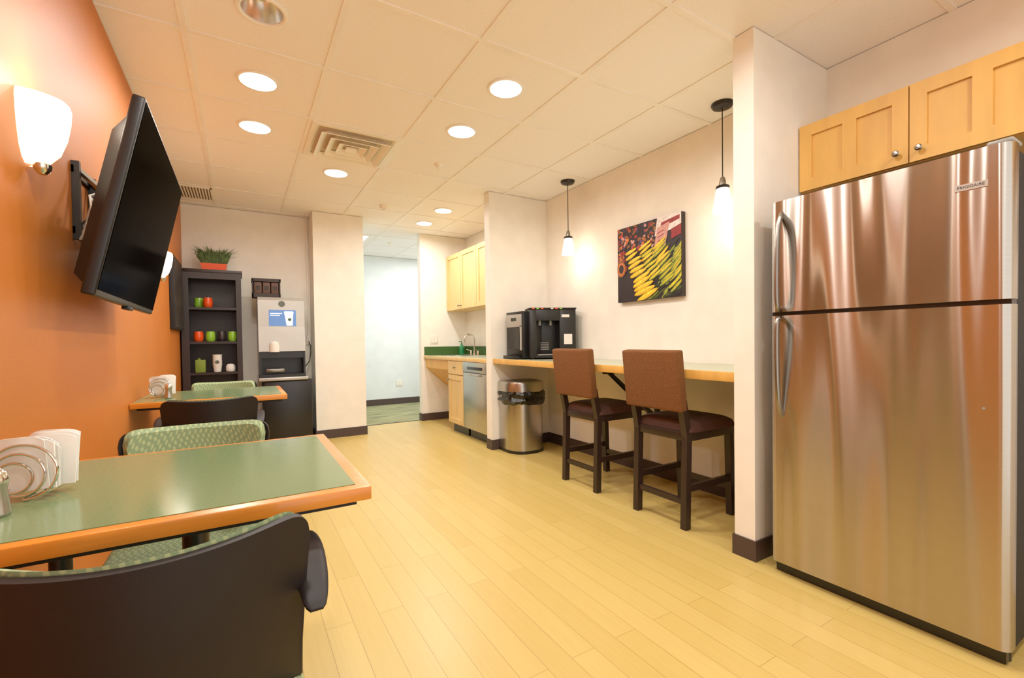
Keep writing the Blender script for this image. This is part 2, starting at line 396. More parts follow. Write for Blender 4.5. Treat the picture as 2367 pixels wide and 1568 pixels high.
# ---------------- stools
def stool(loc,label):
    r=root('bar_stool',loc,label,'stool','upholstered counter stools',local=True)
    for sy in (-1,1):
        y=sy*.172
        G().beam((-.2,y,0),(-.185,y,.5),.04,.036).beam((-.185,y,.5),(-.225,y,.70),.04,.036).make('leg',M['esp'],r,flat=True)
        G().beam((.2,y,0),(.185,y,.5),.038,.036).make('leg',M['esp'],r,flat=True)
    g=G().box(-.2,.21,-.19,.19,.475,.525,bev=.004); g.make('seat_frame',M['esp'],r)
    def fo(u,v):
        x=-.19+.415*u; y=(-.2+.4*v); k=(1-abs(2*u-1)**5)*(1-abs(2*v-1)**5); return (x,y,.527+.06*k**.35 if k>0 else .53)
    G().solid(lambda u,v:fo(u,v),lambda u,v:(-.19+.415*u,-.2+.4*v,.522),20,20).make('seat',M['maroon'],r)
    X=Matrix.Translation((-.235,0,.64))@Matrix.Rotation(math.radians(-6),4,'Y')
    G().box(-.03,.03,-.2,.2,0,.33,0,X,bev=.014,seg=4).make('backrest',M['brown'],r)
    G().box(-.206,-.182,-.16,.16,.13,.16).make('stretcher',M['esp'],r)
    for sy in (-1,1): G().box(-.19,.19,sy*.172-.011,sy*.172+.011,.20,.235).make('stretcher',M['esp'],r)
    G().box(.18,.204,-.16,.16,.15,.18).make('stretcher',M['esp'],r)
    return r
s1=stool((2.235,1.79,0),'counter stool with brown upholstered back and dark wood legs')
dup(s1,(2.235,2.5,0))

# ---------------- fridge
FX=1.98
FY0,FY1=.400,1.130
r=root('refrigerator',(2.3,.77,0),'tall brushed stainless steel top-freezer refrigerator','refrigerator')
G().box(2.045,2.64,.405,1.125,.04,1.60,bev=.006).make('body',M['blackm'],r)
def door(name,z0,z1):
    n=8; R=.032
    y0,y1,x0,x1=FY0,FY1,FX,2.04
    poly=[(x0+R-R*math.sin(a),y0+R-R*math.cos(a)) for a in [math.pi/2*k/n for k in range(n+1)]]
    poly=[(x1,y0)]+poly+[(x0+R-R*math.cos(a),y1-R+R*math.sin(a)) for a in [math.pi/2*k/n for k in range(n+1)]]+[(x1,y1)]
    return G().prism(poly,'z',z0,z1).make(name,M['steel'],r)
d1=door('freezer_door',1.138,1.61); d2=door('fridge_door',.055,1.122)
G().box(2.0,2.05,.405,1.125,1.122,1.138).make('door_gap_dark',M['black'],r)  # black strip painted in for the dark gap between the doors
G().box(2.015,2.045,.415,1.12,.004,.05).make('base_grille',M['black'],r)
for y in (.43,1.10): G().lathe([(.018,0),(.018,.03),(.01,.04)],(2.06,y,0),12).make('foot',M['black'],r)
G().box(1.995,2.09,.402,.462,1.61,1.626,bev=.006).make('hinge_cover',M['grey'],r)
yh=1.075
def handle(pts,par):
    P=[Vector(p) for p in pts]; out=[]
    for i in range(len(P)-1):
        p0=P[max(i-1,0)];p1=P[i];p2=P[i+1];p3=P[min(i+2,len(P)-1)]
        for k in range(5):
            t=k/5; out.append(.5*((2*p1)+(p2-p0)*t+(2*p0-5*p1+4*p2-p3)*t*t+(3*p1-p0-3*p2+p3)*t**3))
    out.append(P[-1])
    G().tube(out,.0115,12,sy=.8).make('handle',M['nickel'],par,label='curved steel door handle')
handle([(FX+.004,yh,1.15),(FX-.024,yh,1.152),(FX-.037,yh,1.17),(FX-.041,yh,1.22),(FX-.041,yh,1.30),(FX-.037,yh,1.40),(FX-.029,yh,1.48),(FX-.015,yh,1.53),(FX+.005,yh,1.555)],d1)
handle([(FX+.004,yh,1.11),(FX-.024,yh,1.108),(FX-.037,yh,1.09),(FX-.041,yh,1.04),(FX-.041,yh,.95),(FX-.037,yh,.85),(FX-.029,yh,.77),(FX-.015,yh,.72),(FX+.005,yh,.695)],d2)
G().box(FX-.003,FX+.001,.453,.529,1.488,1.508).make('badge',M['silver'],d1,label='small silver name badge')
XT=Matrix(((0,0,-1,FX-.0032),(-1,0,0,.491),(0,1,0,1.498),(0,0,0,1)))
text('badge_lettering','FRIGIDAIRE',.0125,XT,M['black'],d1)
G().tube([(FX+.004,.46,.80),(FX-.001,.46,.80)],.004,12).make('door_plug',M['grey'],d2)

# ---------------- cabinets
def shaker(g,x,y0,y1,z0,z1,npan=1,fw=.055,gap=.002):
    y0+=gap;y1-=gap;z0+=gap;z1-=gap
    g.box(x+.010,x+.02,y0,y1,z0,z1)
    g.box(x,x+.012,y0,y0+fw,z0,z1); g.box(x,x+.012,y1-fw,y1,z0,z1)
    g.box(x,x+.012,y0+fw,y1-fw,z0,z0+fw); g.box(x,x+.012,y0+fw,y1-fw,z1-fw,z1)
    for k in range(1,npan):
        yc=y0+(y1-y0)*k/npan; g.box(x,x+.012,yc-fw/2,yc+fw/2,z0+fw,z1-fw)
def knob(x,y,z,par,s=.8):
    X=Matrix.Translation((x,y,z))@Matrix.Rotation(math.radians(-90),4,'Y')
    G().lathe([(.006*s,0),(.006*s,.012),(.014*s,.018),(.016*s,.025),(.011*s,.030),(0,.031)],(0,0,0),16,0,X).make('knob',M['nickel'],par,label='round nickel knob')
def cab(name,loc,body,doors,mt,label,kz,x,npan=1):
    r=root(name,loc,label,'cabinet')
    g=G(); 
    for b in body: g.box(*b)
    g.make('body',mt,r,flat=True)
    for (y0,y1,z0,z1,ky) in doors:
        g=G(); shaker(g,x,y0,y1,z0,z1,npan); d=g.make('door',mt,r,flat=True)
        if ky is not None: knob(x,ky,kz,d)
    return r
cab('wall_cabinet',(2.52,.78,1.74),[(2.40,XW,.345,1.208,1.74,2.065)],[(.7776,1.208,1.742,2.063,.815),(.345,.7776,1.742,2.063,.74)],M['maple'],'maple wall cabinet with two-panel doors above the refrigerator',1.79,2.38,2)
cab('wall_cabinet',(2.52,.1,1.74),[(2.40,XW,-.525,.340,1.74,2.065)],[(-.09,.340,1.742,2.063,-.05),(-.525,-.094,1.742,2.063,-.13)],M['maple'],'maple wall cabinet with two-panel doors next to the refrigerator cabinet',1.79,2.38,2)
cab('wall_cabinet',(2.52,4.76,1.43),[(2.38,XW,3.88,5.675,1.43,2.16)],[(5.22,5.665,1.435,2.155,5.25),(4.77,5.215,1.435,2.155,5.18),(4.33,4.765,1.435,2.155,4.36),(3.89,4.325,1.435,2.155,4.29)],M['maplepale'],'pale maple wall cabinet over the sink counter',1.48,2.36)
r=root('base_cabinet',(2.35,4.68,0),'maple base cabinet with drawer beside the dishwasher','cabinet')
G().box(2.06,XW,4.47,4.89,.10,.812).box(2.10,XW,4.48,4.88,0,.10,1).make('body',[M['maplepale'],M['black']],r,flat=True)
g=G(); shaker(g,2.04,4.475,4.885,.11,.655,1); d=g.make('door',M['maplepale'],r,flat=True); knob(2.04,4.84,.60,d)
d=G().box(2.04,2.06,4.477,4.883,.665,.81).make('drawer',M['maplepale'],r,flat=True); knob(2.04,4.68,.74,d)
r=root('dishwasher',(2.35,4.17,0),'stainless steel dishwasher under the counter','dishwasher')
G().box(2.07,XW,3.885,4.465,.10,.812).box(2.11,XW,3.9,4.45,0,.1,1).make('body',[M['grey'],M['black']],r,flat=True)
d=G().box(2.035,2.07,3.887,4.463,.11,.70,bev=.004).make('door',M['steelplain'],r)
p=G().box(2.03,2.07,3.887,4.463,.705,.812,bev=.004).make('control_panel',M['steelplain'],r)
G().box(2.027,2.0305,4.0,4.35,.735,.765,bev=.001).make('control_display',M['black'],r)
G().tube([(2.03,4.05,.69),(2.005,4.05,.685),(2.005,4.3,.685),(2.03,4.3,.69)],.007,8).make('handle',M['steelplain'],r)
r=root('sink_counter',(2.35,4.78,.82),'laminate sink counter with maple edge and green backsplash','counter')
G().box(2.055,XW,3.878,5.677,.82,.852).make('worktop',M['counter'],r)
G().box(2.032,2.055,3.878,5.677,.815,.855,bev=.003).make('edge_trim',M['maplepale'],r)
G().box(XW-.02,XW,3.878,5.657,.852,.965).box(2.04,XW,5.657,5.677,.852,.965).make('backsplash',M['splash'],r,flat=True)
g=G().box(2.06,2.08,4.90,5.672,.70,.815); g.prism([(2.06,.70),(2.08,.70),(2.5,.36),(2.5,.34),(2.47,.34)],'y',4.90,5.672)
g.make('apron_panel',M['maple'],r,flat=True)
G().lathe([(.0,.003),(.15,.003),(.17,.005),(.19,.005),(.195,.0)],(2.34,5.28,.852),32,0,None,sy=1.25).make('sink',M['steelplain'],r,label='stainless sink rim')
r=root('faucet',(2.585,5.3,.853),'chrome gooseneck faucet behind the sink','faucet')
fx=2.585
pts=[(fx,5.3,.853),(fx,5.3,1.05)]+[(fx-.07+.07*math.cos(a),5.3,1.05+.07*math.sin(a)) for a in [math.pi*k/10 for k in range(1,11)]]+[(fx-.14,5.3,1.01)]
G().tube(pts,.011,10).make('spout',M['chrome'],r)
G().lathe([(.028,0),(.028,.01),(.018,.02),(.016,.05)],(fx,5.3,.853),16).make('base',M['chrome'],r)
for dy in (-.1,.1):
    G().lathe([(.02,0),(.018,.04),(.012,.06),(0,.062)],(fx,5.3+dy,.853),14).tube([(fx,5.3+dy,.905),(fx-.05,5.3+dy*1.4,.925)],.006,8).make('handle',M['chrome'],r)
r=root('soap_bottle',(2.52,5.56,.853),'green liquid soap bottle with pump by the sink','soap bottle')
sx_,sy_=2.52,5.56
G().lathe([(.03,0),(.034,.01),(.034,.10),(.02,.125),(.012,.13)],(sx_,sy_,.853),18).make('bottle',M['soap'],r)
G().lathe([(.012,.13),(.012,.15),(.005,.152),(.005,.175)],(sx_,sy_,.853),12).tube([(sx_,sy_,1.028),(sx_-.04,sy_,1.025)],.005,8).make('pump',M['soap'],r)
def outlet(c,label):
    r=root('wall_outlet',c,label,'outlet'); x,y,z=c
    G().box(x-.055,x+.055,y-.006,y,z-.057,z+.057,bev=.003).make('cover_plate',M['wplastic'],r)
    for dx in (-.025,.025): G().box(x+dx-.014,x+dx+.014,y-.008,y-.006,z-.035,z+.035).make('receptacle',M['vent'],r)
outlet((2.18,5.68,1.06),'white double wall outlet above the sink counter')
outlet((2.25,7.5,.35),'white wall outlet low on the wall of the next room')

# ---------------- trash can
r=root('trash_can',(2.26,3.6,0),'half-round stainless trash can with black liner under the counter','trash can')
def dshape(w,d,y1,cx,n=24):
    p=[(cx+w,y1),(cx-w,y1)]
    for k in range(n+1):
        a=math.pi+math.pi*k/n; p.append((cx+w*(abs(math.cos(a))**.8)*(1 if math.cos(a)>0 else -1),y1-d*.35+d*.65*(-abs(math.sin(a))**.8)))
    return p
def dring(rings,name,mt,lab=None,jit=0):
    g=G(); vs=[];fs=[];k=None
    for (w,d,y1,z) in rings:
        p=dshape(w,d,y1,2.262); k=len(p)
        for q in p: vs.append((q[0]+random.uniform(-jit,jit),q[1]-random.uniform(0,jit),z+random.uniform(-jit,jit)))
    for j in range(len(rings)-1):
        for i in range(k): fs.append([j*k+i,j*k+(i+1)%k,(j+1)*k+(i+1)%k,(j+1)*k+i])
    fs.append(list(range(k))); fs.append([(len(rings)-1)*k+i for i in range(k)])
    g.add(vs,fs); g.make(name,mt,r,lab)
dring([(.185,.31,3.755,0),(.185,.31,3.755,.025)],'base',M['black'])
dring([(.180,.30,3.752,.025),(.180,.30,3.752,.55)],'body',M['steelplain'])
dring([(.184,.309,3.755,.45),(.200,.324,3.755,.485),(.186,.309,3.755,.51),(.199,.320,3.755,.54),(.188,.31,3.755,.565)],'liner_bag',M['bag'],'black plastic liner folded over the rim',.012)
dring([(.192,.315,3.758,.562),(.192,.315,3.758,.635),(.186,.305,3.755,.652),(.16,.27,3.74,.66)],'lid',M['steelplain'])
dring([(.14,.22,3.71,.6601),(.14,.22,3.71,.662)],'lid_flap',M['black'])

# ---------------- beverage dispenser on bar
Z=.864
r=root('beverage_dispenser',(2.4,3.45,Z),'black countertop drink dispenser with silver front panel on the bar','drink dispenser')
G().box(2.15,2.60,3.43,3.72,Z+.012,Z+.43,bev=.006).make('ice_cabinet',M['black'],r)
G().box(2.143,2.151,3.445,3.705,Z+.29,Z+.405,bev=.002).box(2.143,2.151,3.445,3.47,Z+.08,Z+.30).make('front_panel',M['silver'],r)
G().box(2.141,2.1445,3.53,3.62,Z+.345,Z+.375).make('display',M['gloss'],r)
G().box(2.143,2.152,3.48,3.69,Z+.09,Z+.28).make('dispense_window',M['gloss'],r)
G().box(2.10,2.15,3.46,3.70,Z+.0,Z+.03,bev=.003).make('drip_tray',M['black'],r)
ang=math.radians(-22); X=Matrix.Translation((2.18,3.36,Z))@Matrix.Rotation(ang,4,'Z')
W,D=.42,.205
g=G(); g.box(0,W,.13,D,.012,.44,0,X,bev=.003); g.box(0,.06,0,.14,.012,.44,0,X,bev=.003); g.box(.27,W,0,.14,.012,.44,0,X,bev=.003)
g.box(.05,.28,0,.14,.34,.44,0,X,bev=.003); g.box(.05,.28,0,.14,.012,.035,0,X)
g.make('body',M['black'],r)
g=G(); g.box(-.005,W+.005,-.01,D,.44,.455,0,X,bev=.004); g.make('top_cover',M['shell'],r)
g=G().box(.07,.26,-.02,.12,.035,.042,0,X)
for k in range(5): g.box(.12,.2,-.001+.126,.129,.08+k*.015,.087+k*.015,0,X)
g.make('grate',M['grey'],r)
G().box(.31,.385,-.002,0,.13,.22,0,X).make('paper_label',M['paper'],r); G().box(.29,.36,-.002,0,.37,.395,0,X).make('paper_label',M['paper'],r)
cols=['planter','greenglz','planter','wplastic']
for k in range(6):
    a=.02+k*.04+(.05 if k>2 else 0)
    G().box(a,a+.022,-.0125,-.0085,.442,.452,0,X).make('button',M[cols[k%4]],r)
G().tube([(.1,.05,.34),(.1,.05,.30)],.012,10,0,X).make('nozzle',M['grey'],r)
G().tube([(.2,.05,.34),(.2,.05,.30)],.012,10,0,X).make('nozzle',M['grey'],r)
for x,y in ((2.2,3.5),(2.2,3.66),(2.55,3.66)): G().lathe([(.012,0),(.012,.014)],(x,y,Z),10).make('foot',M['black'],r)
for a,b in ((.03,.03),(.39,.03),(.39,.17)):
    G().lathe([(.012,0),(.012,.014)],(a,b,0),10,0,X).make('foot',M['black'],r)

# ---------------- pendants
def pendant(loc):
    r=root('pendant_lamp',loc,'small pendant lamp with glowing glass shade on black cord','pendant lamp','glass pendant lamps',local=True)
    z=H-loc[2]
    G().lathe([(0,-.028),(.03,-.028),(.055,-.018),(.062,-.006),(.062,.0039)],(0,0,z),28).make('canopy',M['black'],r)
    G().tube([(0,0,z-.028),(0,0,.21)],.0035,8).make('cord',M['black'],r)
    G().lathe([(.006,.215),(.012,.21),(.018,.19),(.02,.165),(.034,.158),(.036,.15),(.02,.15)],(0,0,0),20).make('socket_cap',M['nickel'],r)
    G().lathe([(.037,.158),(.04,.15),(.037,.142)],(0,0,0),20).make('cap_ring',M['black'],r)
    G().ring([(.028,.148),(.036,.14),(.044,.09),(.054,.03),(.058,.0),(.0545,.0),(.051,.03),(.041,.09),(.033,.138)],(0,0,0),28).make('glass_shade',M['shade'],r)
    G().lathe([(0,.03),(.018,.035),(.028,.055),(.026,.08),(.014,.11),(.013,.15)],(0,0,0),20).make('bulb',M['bulb'],r)
    l=bpy.data.lights.new('pendant_light','POINT'); l.energy=1.5; l.color=(1,.91,.78); l.shadow_soft_size=.03
    o=bpy.data.objects.new('light_source',l); COL.objects.link(o); o.parent=r; o.location=(0,0,-.04)
    return r
p=pendant((2.5,1.705,1.785)); dup(p,(2.5,3.21,1.785))

# ---------------- painting of corn
y0,y1,z0,z1=2.10,2.72,1.325,1.91; xf=XR-.04
r=root('canvas_picture',((XR-.02),2.41,z0),'square canvas photo print of yellow corn cobs at a market','picture')
G().box(xf,XR-.001,y0,y1,z0,z1).make('canvas',M['esp'],r,flat=True)
PC=[(30,18,26),(236,190,20),(196,186,40),(138,150,34),(58,68,18),(180,58,30),(206,150,140),(232,220,216),(140,30,34),(80,60,110),(206,108,40),(140,84,40),(190,40,80),(22,26,12),(248,214,66),(190,138,14)]
pm=[mat('print_ink',c,.5,noise=(60,.25,(1,1,1))) for i,c in enumerate(PC)]
g=G(); lay=[0]
def pt(s_,t_):
    return (xf-.0003-lay[0]*.00001, y1-s_*(y1-y0), z0+t_*(z1-z0))
def clampst(s_,t_): return min(1,max(0,s_)),min(1,max(0,t_))
def blob(s_,t_,a,b,rot,mi,n=14,taper=0):
    lay[0]+=1; vs=[]
    for k in range(n):
        q=2*math.pi*k/n; u=a*math.cos(q); v=b*math.sin(q)*(1-taper*math.cos(q))
        vs.append(pt(*clampst(s_+u*math.cos(rot)-v*math.sin(rot),t_+u*math.sin(rot)+v*math.cos(rot))))
    g.add(vs,[list(range(n))],mi)
def poly(ps,mi):
    lay[0]+=1; g.add([pt(*p) for p in ps],[list(range(len(ps)))],mi)
poly([(0,0),(1,0),(1,1),(0,1)],0)
R=random.Random(3)
for k in range(150): blob(R.uniform(0,.62),R.uniform(.66,1),R.uniform(.012,.04),R.uniform(.01,.025),R.uniform(0,3),R.choice([5,6,9,10,0,8,11,0,13,11]))
for k in range(50): blob(R.uniform(.0,.16),R.uniform(.35,.75),R.uniform(.015,.035),R.uniform(.012,.025),R.uniform(0,3),R.choice([5,10,11,8,0]))
for k in range(90): blob(R.uniform(.42,1),R.uniform(.02,.68),R.uniform(.06,.13),R.uniform(.010,.02),R.uniform(.3,.9),R.choice([3,4,13,13]))
poly([(.62,.78),(1,.84),(1,1),(.66,1)],7); poly([(.7,.86),(.98,.92),(.98,.97),(.72,.93)],8); poly([(.6,.6),(.78,.66),(.84,.92),(.66,.88)],6); poly([(.86,.7),(1,.74),(1,.86),(.86,.82)],8)
for k in range(3): poly([(.66,.7+k*.05),(.76,.73+k*.05),(.76,.742+k*.05),(.66,.712+k*.05)],8)
def cob(s_,t_,a,b,rot,c1):
    blob(s_-.010,t_-.014,a*1.03,b*1.15,rot,13,18); blob(s_,t_,a,b,rot,15 if c1==1 else 3,18,.12); blob(s_,t_+b*.16,a*.96,b*.8,rot,c1,18,.15); blob(s_+.01,t_+b*.42,a*.75,b*.28,rot,14 if c1==1 else 1,12,.2)
for k in range(11):
    q=k/10; cob(.96-.02*q+R.uniform(-.02,.02),.60-.46*q,.13,.020,.75+R.uniform(-.12,.12),R.choice([2,3,3]))
for k in range(11):
    q=k/10; cob(.68+.14*q+R.uniform(-.02,.02),.68-.46*q,.13,.021,.62+R.uniform(-.12,.12),R.choice([2,3,1]))
for k in range(9):
    q=k/8; cob(.46+.16*q+R.uniform(-.02,.02),.70-.40*q,.11,.021,.5+R.uniform(-.1,.1),R.choice([1,2,1]))
for k in range(11):
    q=k/10; cob(.24+.26*q+R.uniform(-.015,.015),.66-.60*q,.10+.08*q,.024+.013*q,.32+R.uniform(-.09,.09),1)
for (rr,mi) in ((.11,11),(.085,10),(.06,0)): blob(.07,.45,rr*.7,rr,0,mi,28)
g.make('print',pm,r,flat=True)

r=root('framed_picture',(XL+.02,4.88,1.16),'dark canvas picture on the orange wall','picture')
G().box(XL+.001,XL+.035,4.55,5.15,1.16,1.76,bev=.003).make('frame',M['blackm'],r)
G().box(XL+.035,XL+.037,4.57,5.13,1.18,1.74).make('print',mat('dark_print',(46,40,36),.5,noise=(14,.6,(1,1,1))),r,flat=True)

# ---------------- sconces
def sconce(loc):
    r=root('wall_sconce',loc,'half-bowl frosted glass wall sconce, lit','wall lamp','frosted wall sconces',local=True)
    pr=[(.018,.012),(.036,.022),(.054,.05),(.066,.095),(.072,.14),(.074,.172),(.071,.187),(.066,.194)]
    inn=[(a-.004,b-.001) for a,b in pr[::-1]]
    G().lathe(pr+inn,(0,0,0),24,0,None,-math.pi/2,math.pi/2,sx=1.25).make('glass_shade',M['sconce'],r)
    G().lathe([(0,-.010),(.009,-.010),(.016,-.003),(.021,.006),(.022,.016),(.016,.020),(0,.020)],(.03,0,0),20,sx=.9).make('finial',M['chrome'],r)
    G().box(0.001,.008,-.04,.04,.03,.16,bev=.002).make('backplate',M['nickel'],r)
    l=bpy.data.lights.new('sconce_light','POINT'); l.energy=1.5; l.color=(1,.90,.72); l.shadow_soft_size=.05
    o=bpy.data.objects.new('light_source',l); COL.objects.link(o); o.parent=r; o.location=(.10,0,.22)
    return r
s=sconce((XL,1.745,1.515)); dup(s,(XL,3.95,1.48))

# ---------------- TV
TR=Vector((-.295,2.23,1.475)); tilt=math.atan2(.13,.6)
X=Matrix.Translation(TR)@Matrix.Rotation(tilt,4,'Y')
r=root('television',(XL+.01,2.23,1.17),'large black flat television tilted down on a wall bracket','television')
w,h=.487,.307
G().box(-.034,.0,-w,w,-h,h,0,X,bev=.007,seg=3).make('bezel',M['black'],r)
G().box(.0,.0015,-w+.010,w-.010,-h+.020,h-.010,0,X).make('screen',M['screen'],r,label='deep black screen')
vs=[]
for (xx,a,b0,b1) in ((-.034,.45,-.28,.26),(-.072,.42,-.25,.20)):
    vs+=[(xx,-a,b0),(xx,a,b0),(xx,a,b1),(xx,-a,b1)]
G().add(vs,[[0,1,2,3],[4,5,6,7],[0,1,5,4],[1,2,6,5],[2,3,7,6],[3,0,4,7]],0,X).make('rear_housing',M['black'],r)
G().box(-.02,.006,-.03,.03,-h-.012,-h+.002,0,X,bev=.003).make('sensor_bump',M['black'],r)
G().box(XL+.001,XL+.008,2.12,2.34,1.63,1.655).box(XL+.001,XL+.008,2.12,2.34,1.42,1.445).box(XL+.001,XL+.022,2.12,2.14,1.40,1.67).box(XL+.001,XL+.022,2.32,2.34,1.40,1.67).make('wall_plate',M['black'],r)
for y in (2.15,2.31):
    g=G(); g.tube([(XL+.01,y,1.44),(XL+.06,y,1.50),(-.385,y,1.55)],.010,8).tube([(XL+.01,y,1.65),(XL+.06,y,1.60),(-.37,y,1.56)],.010,8)
    g.box(-.092,-.072,y-2.23-.015,y-2.23+.015,-.2,.2,0,X)
    g.make('bracket_arm',M['nickel'],r)
for k in range(4):
    G().tube([(XL+.02,2.12+.02*k,1.40+.02*k),(XL+.07,2.05,1.46+.02*k),(XL+.06,2.06+.01*k,1.54),(XL+.10,2.12,1.58)],.004,6).make('cable',[M['paper']],r)

# ---------------- tables
def table(loc,label):
    r=root('cafe_table',loc,label,'table','cafe tables',local=True)
    g=G().box(-.354,.355,-.315,.315,-.028+.738,.738,bev=.003); g.make('edge_trim',M['edge'],r)
    G().box(-.35,.328,-.290,.290,.738,.7395).make('tabletop',M['green'],r,flat=True)
    G().box(-.33,.33,-.29,.29,.697,.710).make('underside',M['blackm'],r,flat=True)
    for x,rr in ((.035,.026),(-.19,.018)):
        G().lathe([(rr,.04),(rr,.66),(rr*2.2,.68),(rr*2.2,.697)],(x,0,0),20).make('leg',M['black'],r)
    G().box(-.33,.25,-.04,.04,0,.04,bev=.01).make('base_foot',M['black'],r)
    return r
t1=table((-.133,1.257,0),'cafe table with green laminate top and orange wood edge')
dup(t1,(-.133,3.245,0))

# ---------------- chairs
def chair(loc,label):
    r=root('dining_chair',loc,label,'chair','cafe armchairs',local=True)
    def sh(off,zt,zb,wd,tp=.93):
        def f(u,v):
            a=math.sin((u-.5)*math.pi); a=.5*a+.5*(2*u-1); e=min(1,abs(a))
            ztop=zt+.010*e*e-.045*(1-(1-e**16)**.5); z=zb+(ztop-zb)*v
            x=wd*(tp+(1-tp)*v*v)*a
            y=-.245+.085*a*a+.05*(1-v)-.012*math.sin(v*math.pi)+off
            return (x,y,z)
        return f
    G().solid(sh(0,.756,.44,.204),sh(.012,.758,.44,.200),70,14).make('back_shell',M['shell'],r)
    G().solid(sh(.0125,.763,.47,.190),sh(.034,.752,.48,.176),50,10).make('backrest',M['fabric'],r)
    G().box(-.195,.195,-.18,.21,.425,.48,bev=.024,seg=4).make('seat',M['fabric'],r)
    G().box(-.18,.18,-.17,.19,.40,.427,bev=.006).make('seat_pan',M['shell'],r)
    for sx in (-1,1):
        G().tube([(sx*.17,-.10,.415),(sx*.182,-.10,.45),(sx*.185,-.10,.60),(sx*.196,-.10,.66)],.012,10,sy=1.4).make('arm_support',M['shell'],r)
        g=G(); n=30; m_=12
        def armp(u,v,top):
            y=-.205+.205*u; e=(1-abs(2*u-1)**3.2)**.5 if 0<u<1 else 0
            hw=.009+.016*e*(.75+.25*math.sin(u*math.pi)); c=abs(2*v-1)**6
            return (sx*(.206+.006*u)+hw*(2*v-1),y,(.668+.005*e*(1-c) if top else .664-.007*e*(1-c))-.045*(1-u)**2.2)
        g.solid(lambda u,v:armp(u,v,True),lambda u,v:armp(u,v,False),n,m_)
        g.make('armrest',M['shell'],r)
        G().tube([(sx*.17,.15,.41),(sx*.19,.19,0)],.012,10).make('leg',M['black'],r)
        G().tube([(sx*.16,-.13,.41),(sx*.18,-.17,0)],.012,10).make('leg',M['black'],r)
    return r
c1=chair((-.115,.955,0),'green leaf-patterned armchair with dark shell, tucked under near table')
dup(c1,(-.125,1.635,0),math.pi,'green leaf-patterned armchair on far side of first table')
dup(c1,(-.135,2.87,0),0,'dark-shelled armchair at the near side of second table')
dup(c1,(-.11,3.62,0),math.pi,'green leaf-patterned armchair on far side of second table')

# ---------------- napkin holders and shakers
def holder(loc,rot):
    r=root('napkin_holder',loc,'wire spiral napkin holder on the cafe table','napkin holder','wire napkin holders',local=True)
    for sy in (-1,1):
        pts=[]
        for k in range(97):
            q=2*math.pi*k/32; R_=.056-.012*k/32; pts.append((R_*math.cos(q-1.57)-.006*k/32,sy*(.034+.003*k/96),.059+R_*math.sin(q-1.57)-.0045*k/32))
        G().tube(pts,.0024,8).make('spiral_wire',M['chrome'],r)
    for x in (-.03,0,.03): G().tube([(x,-.034,.0135 if x else .0045),(x,.034,.0135 if x else .0045)],.0024,6).make('base_wire',M['chrome'],r)
    n=root('napkin_stack',loc,'stack of folded white paper napkins in the wire holder','napkins','napkin stacks',local=True)
    R=random.Random(2)
    for k in range(9):
        ph=R.uniform(0,6); am=R.uniform(.0008,.0018); y0_=-.026+k*.0055; rt=R.uniform(-.10,.12); dx=R.uniform(-.006,.008)+(.010 if k>5 else 0); hh=.095+R.uniform(-.012,.012); fl=(k-4)*.0012
        def f(u,v,o,ph=ph,am=am,y0_=y0_,rt=rt,dx=dx,hh=hh,fl=fl,k=k):
            x=-.040+.080*u+dx; rc=.010*(abs(2*u-1)**4)*v; z=.018+hh*v-rc
            y=y0_+am*math.sin(ph+u*7+v*2)*(.3+v)+fl*v*v+.010*v*(2*u-1)**2*(1 if k>5 else 0)+o
            return (x*math.cos(rt)+z*math.sin(rt)*.6,y,max(.017,z*math.cos(rt)-x*math.sin(rt)*.6))
        G().solid(lambda u,v:f(u,v,0),lambda u,v:f(u,v,.0026),16,8).make('napkin',M['paper'],n)
    r.rotation_euler=(0,0,rot); n.rotation_euler=(0,0,rot); return r,n
h1,n1=holder((-.350,1.235,.7395),-.2)
for o in (h1,n1): q=dup(o,(-.385,3.18,.7395),-.1)
def shaker_(loc,lab):
    r=root('salt_shaker',loc,lab,'shaker','salt shakers',local=True)
    G().lathe([(.016,0),(.019,.006),(.017,.02),(.014,.045),(.016,.058)],(0,0,0),18).make('jar',M['steelplain'],r)
    G().lathe([(.017,.058),(.018,.066),(.013,.078),(.006,.084),(0,.085)],(0,0,0),18).make('cap',M['chrome'],r); return r
sh=shaker_((-.366,1.12,.7395),'small steel salt shaker on the cafe table'); dup(sh,(-.345,3.08,.7395))

# ---------------- bookcase
bx0,bx1,by0,by1=-.475,.008,5.20,5.535
r=root('bookcase',((bx0+bx1)/2,5.37,0),'tall espresso wood bookcase with open shelves','bookcase')
G().box(bx0,bx0+.03,by0,by1,0,1.715).make('side_panel',M['esp'],r,flat=True)
G().box(bx1-.03,bx1,by0,by1,0,1.715).make('side_panel',M['esp'],r,flat=True)
G().box(bx0+.03,bx1-.03,by1-.012,by1,.06,1.715).make('back_panel',M['esp'],r,flat=True)
G().box(bx0-.008,bx1+.012,by0-.015,by1,1.715,1.745,bev=.003).make('top',M['esp'],r)
G().box(bx0,bx0+.06,by0-.008,by0,0,1.715).box(bx1-.045,bx1,by0-.008,by0,0,1.715).box(bx0+.06,bx1-.045,by0-.008,by0,1.655,1.715).box(bx0+.06,bx1-.045,by0-.008,by0,0,.07).make('face_frame',M['esp'],r,flat=True)
for z in (1.385,1.06,.765,.42,.07): G().box(bx0+.03,bx1-.03,by0,by1-.012,z-.022,z).make('shelf',M['esp'],r,flat=True)
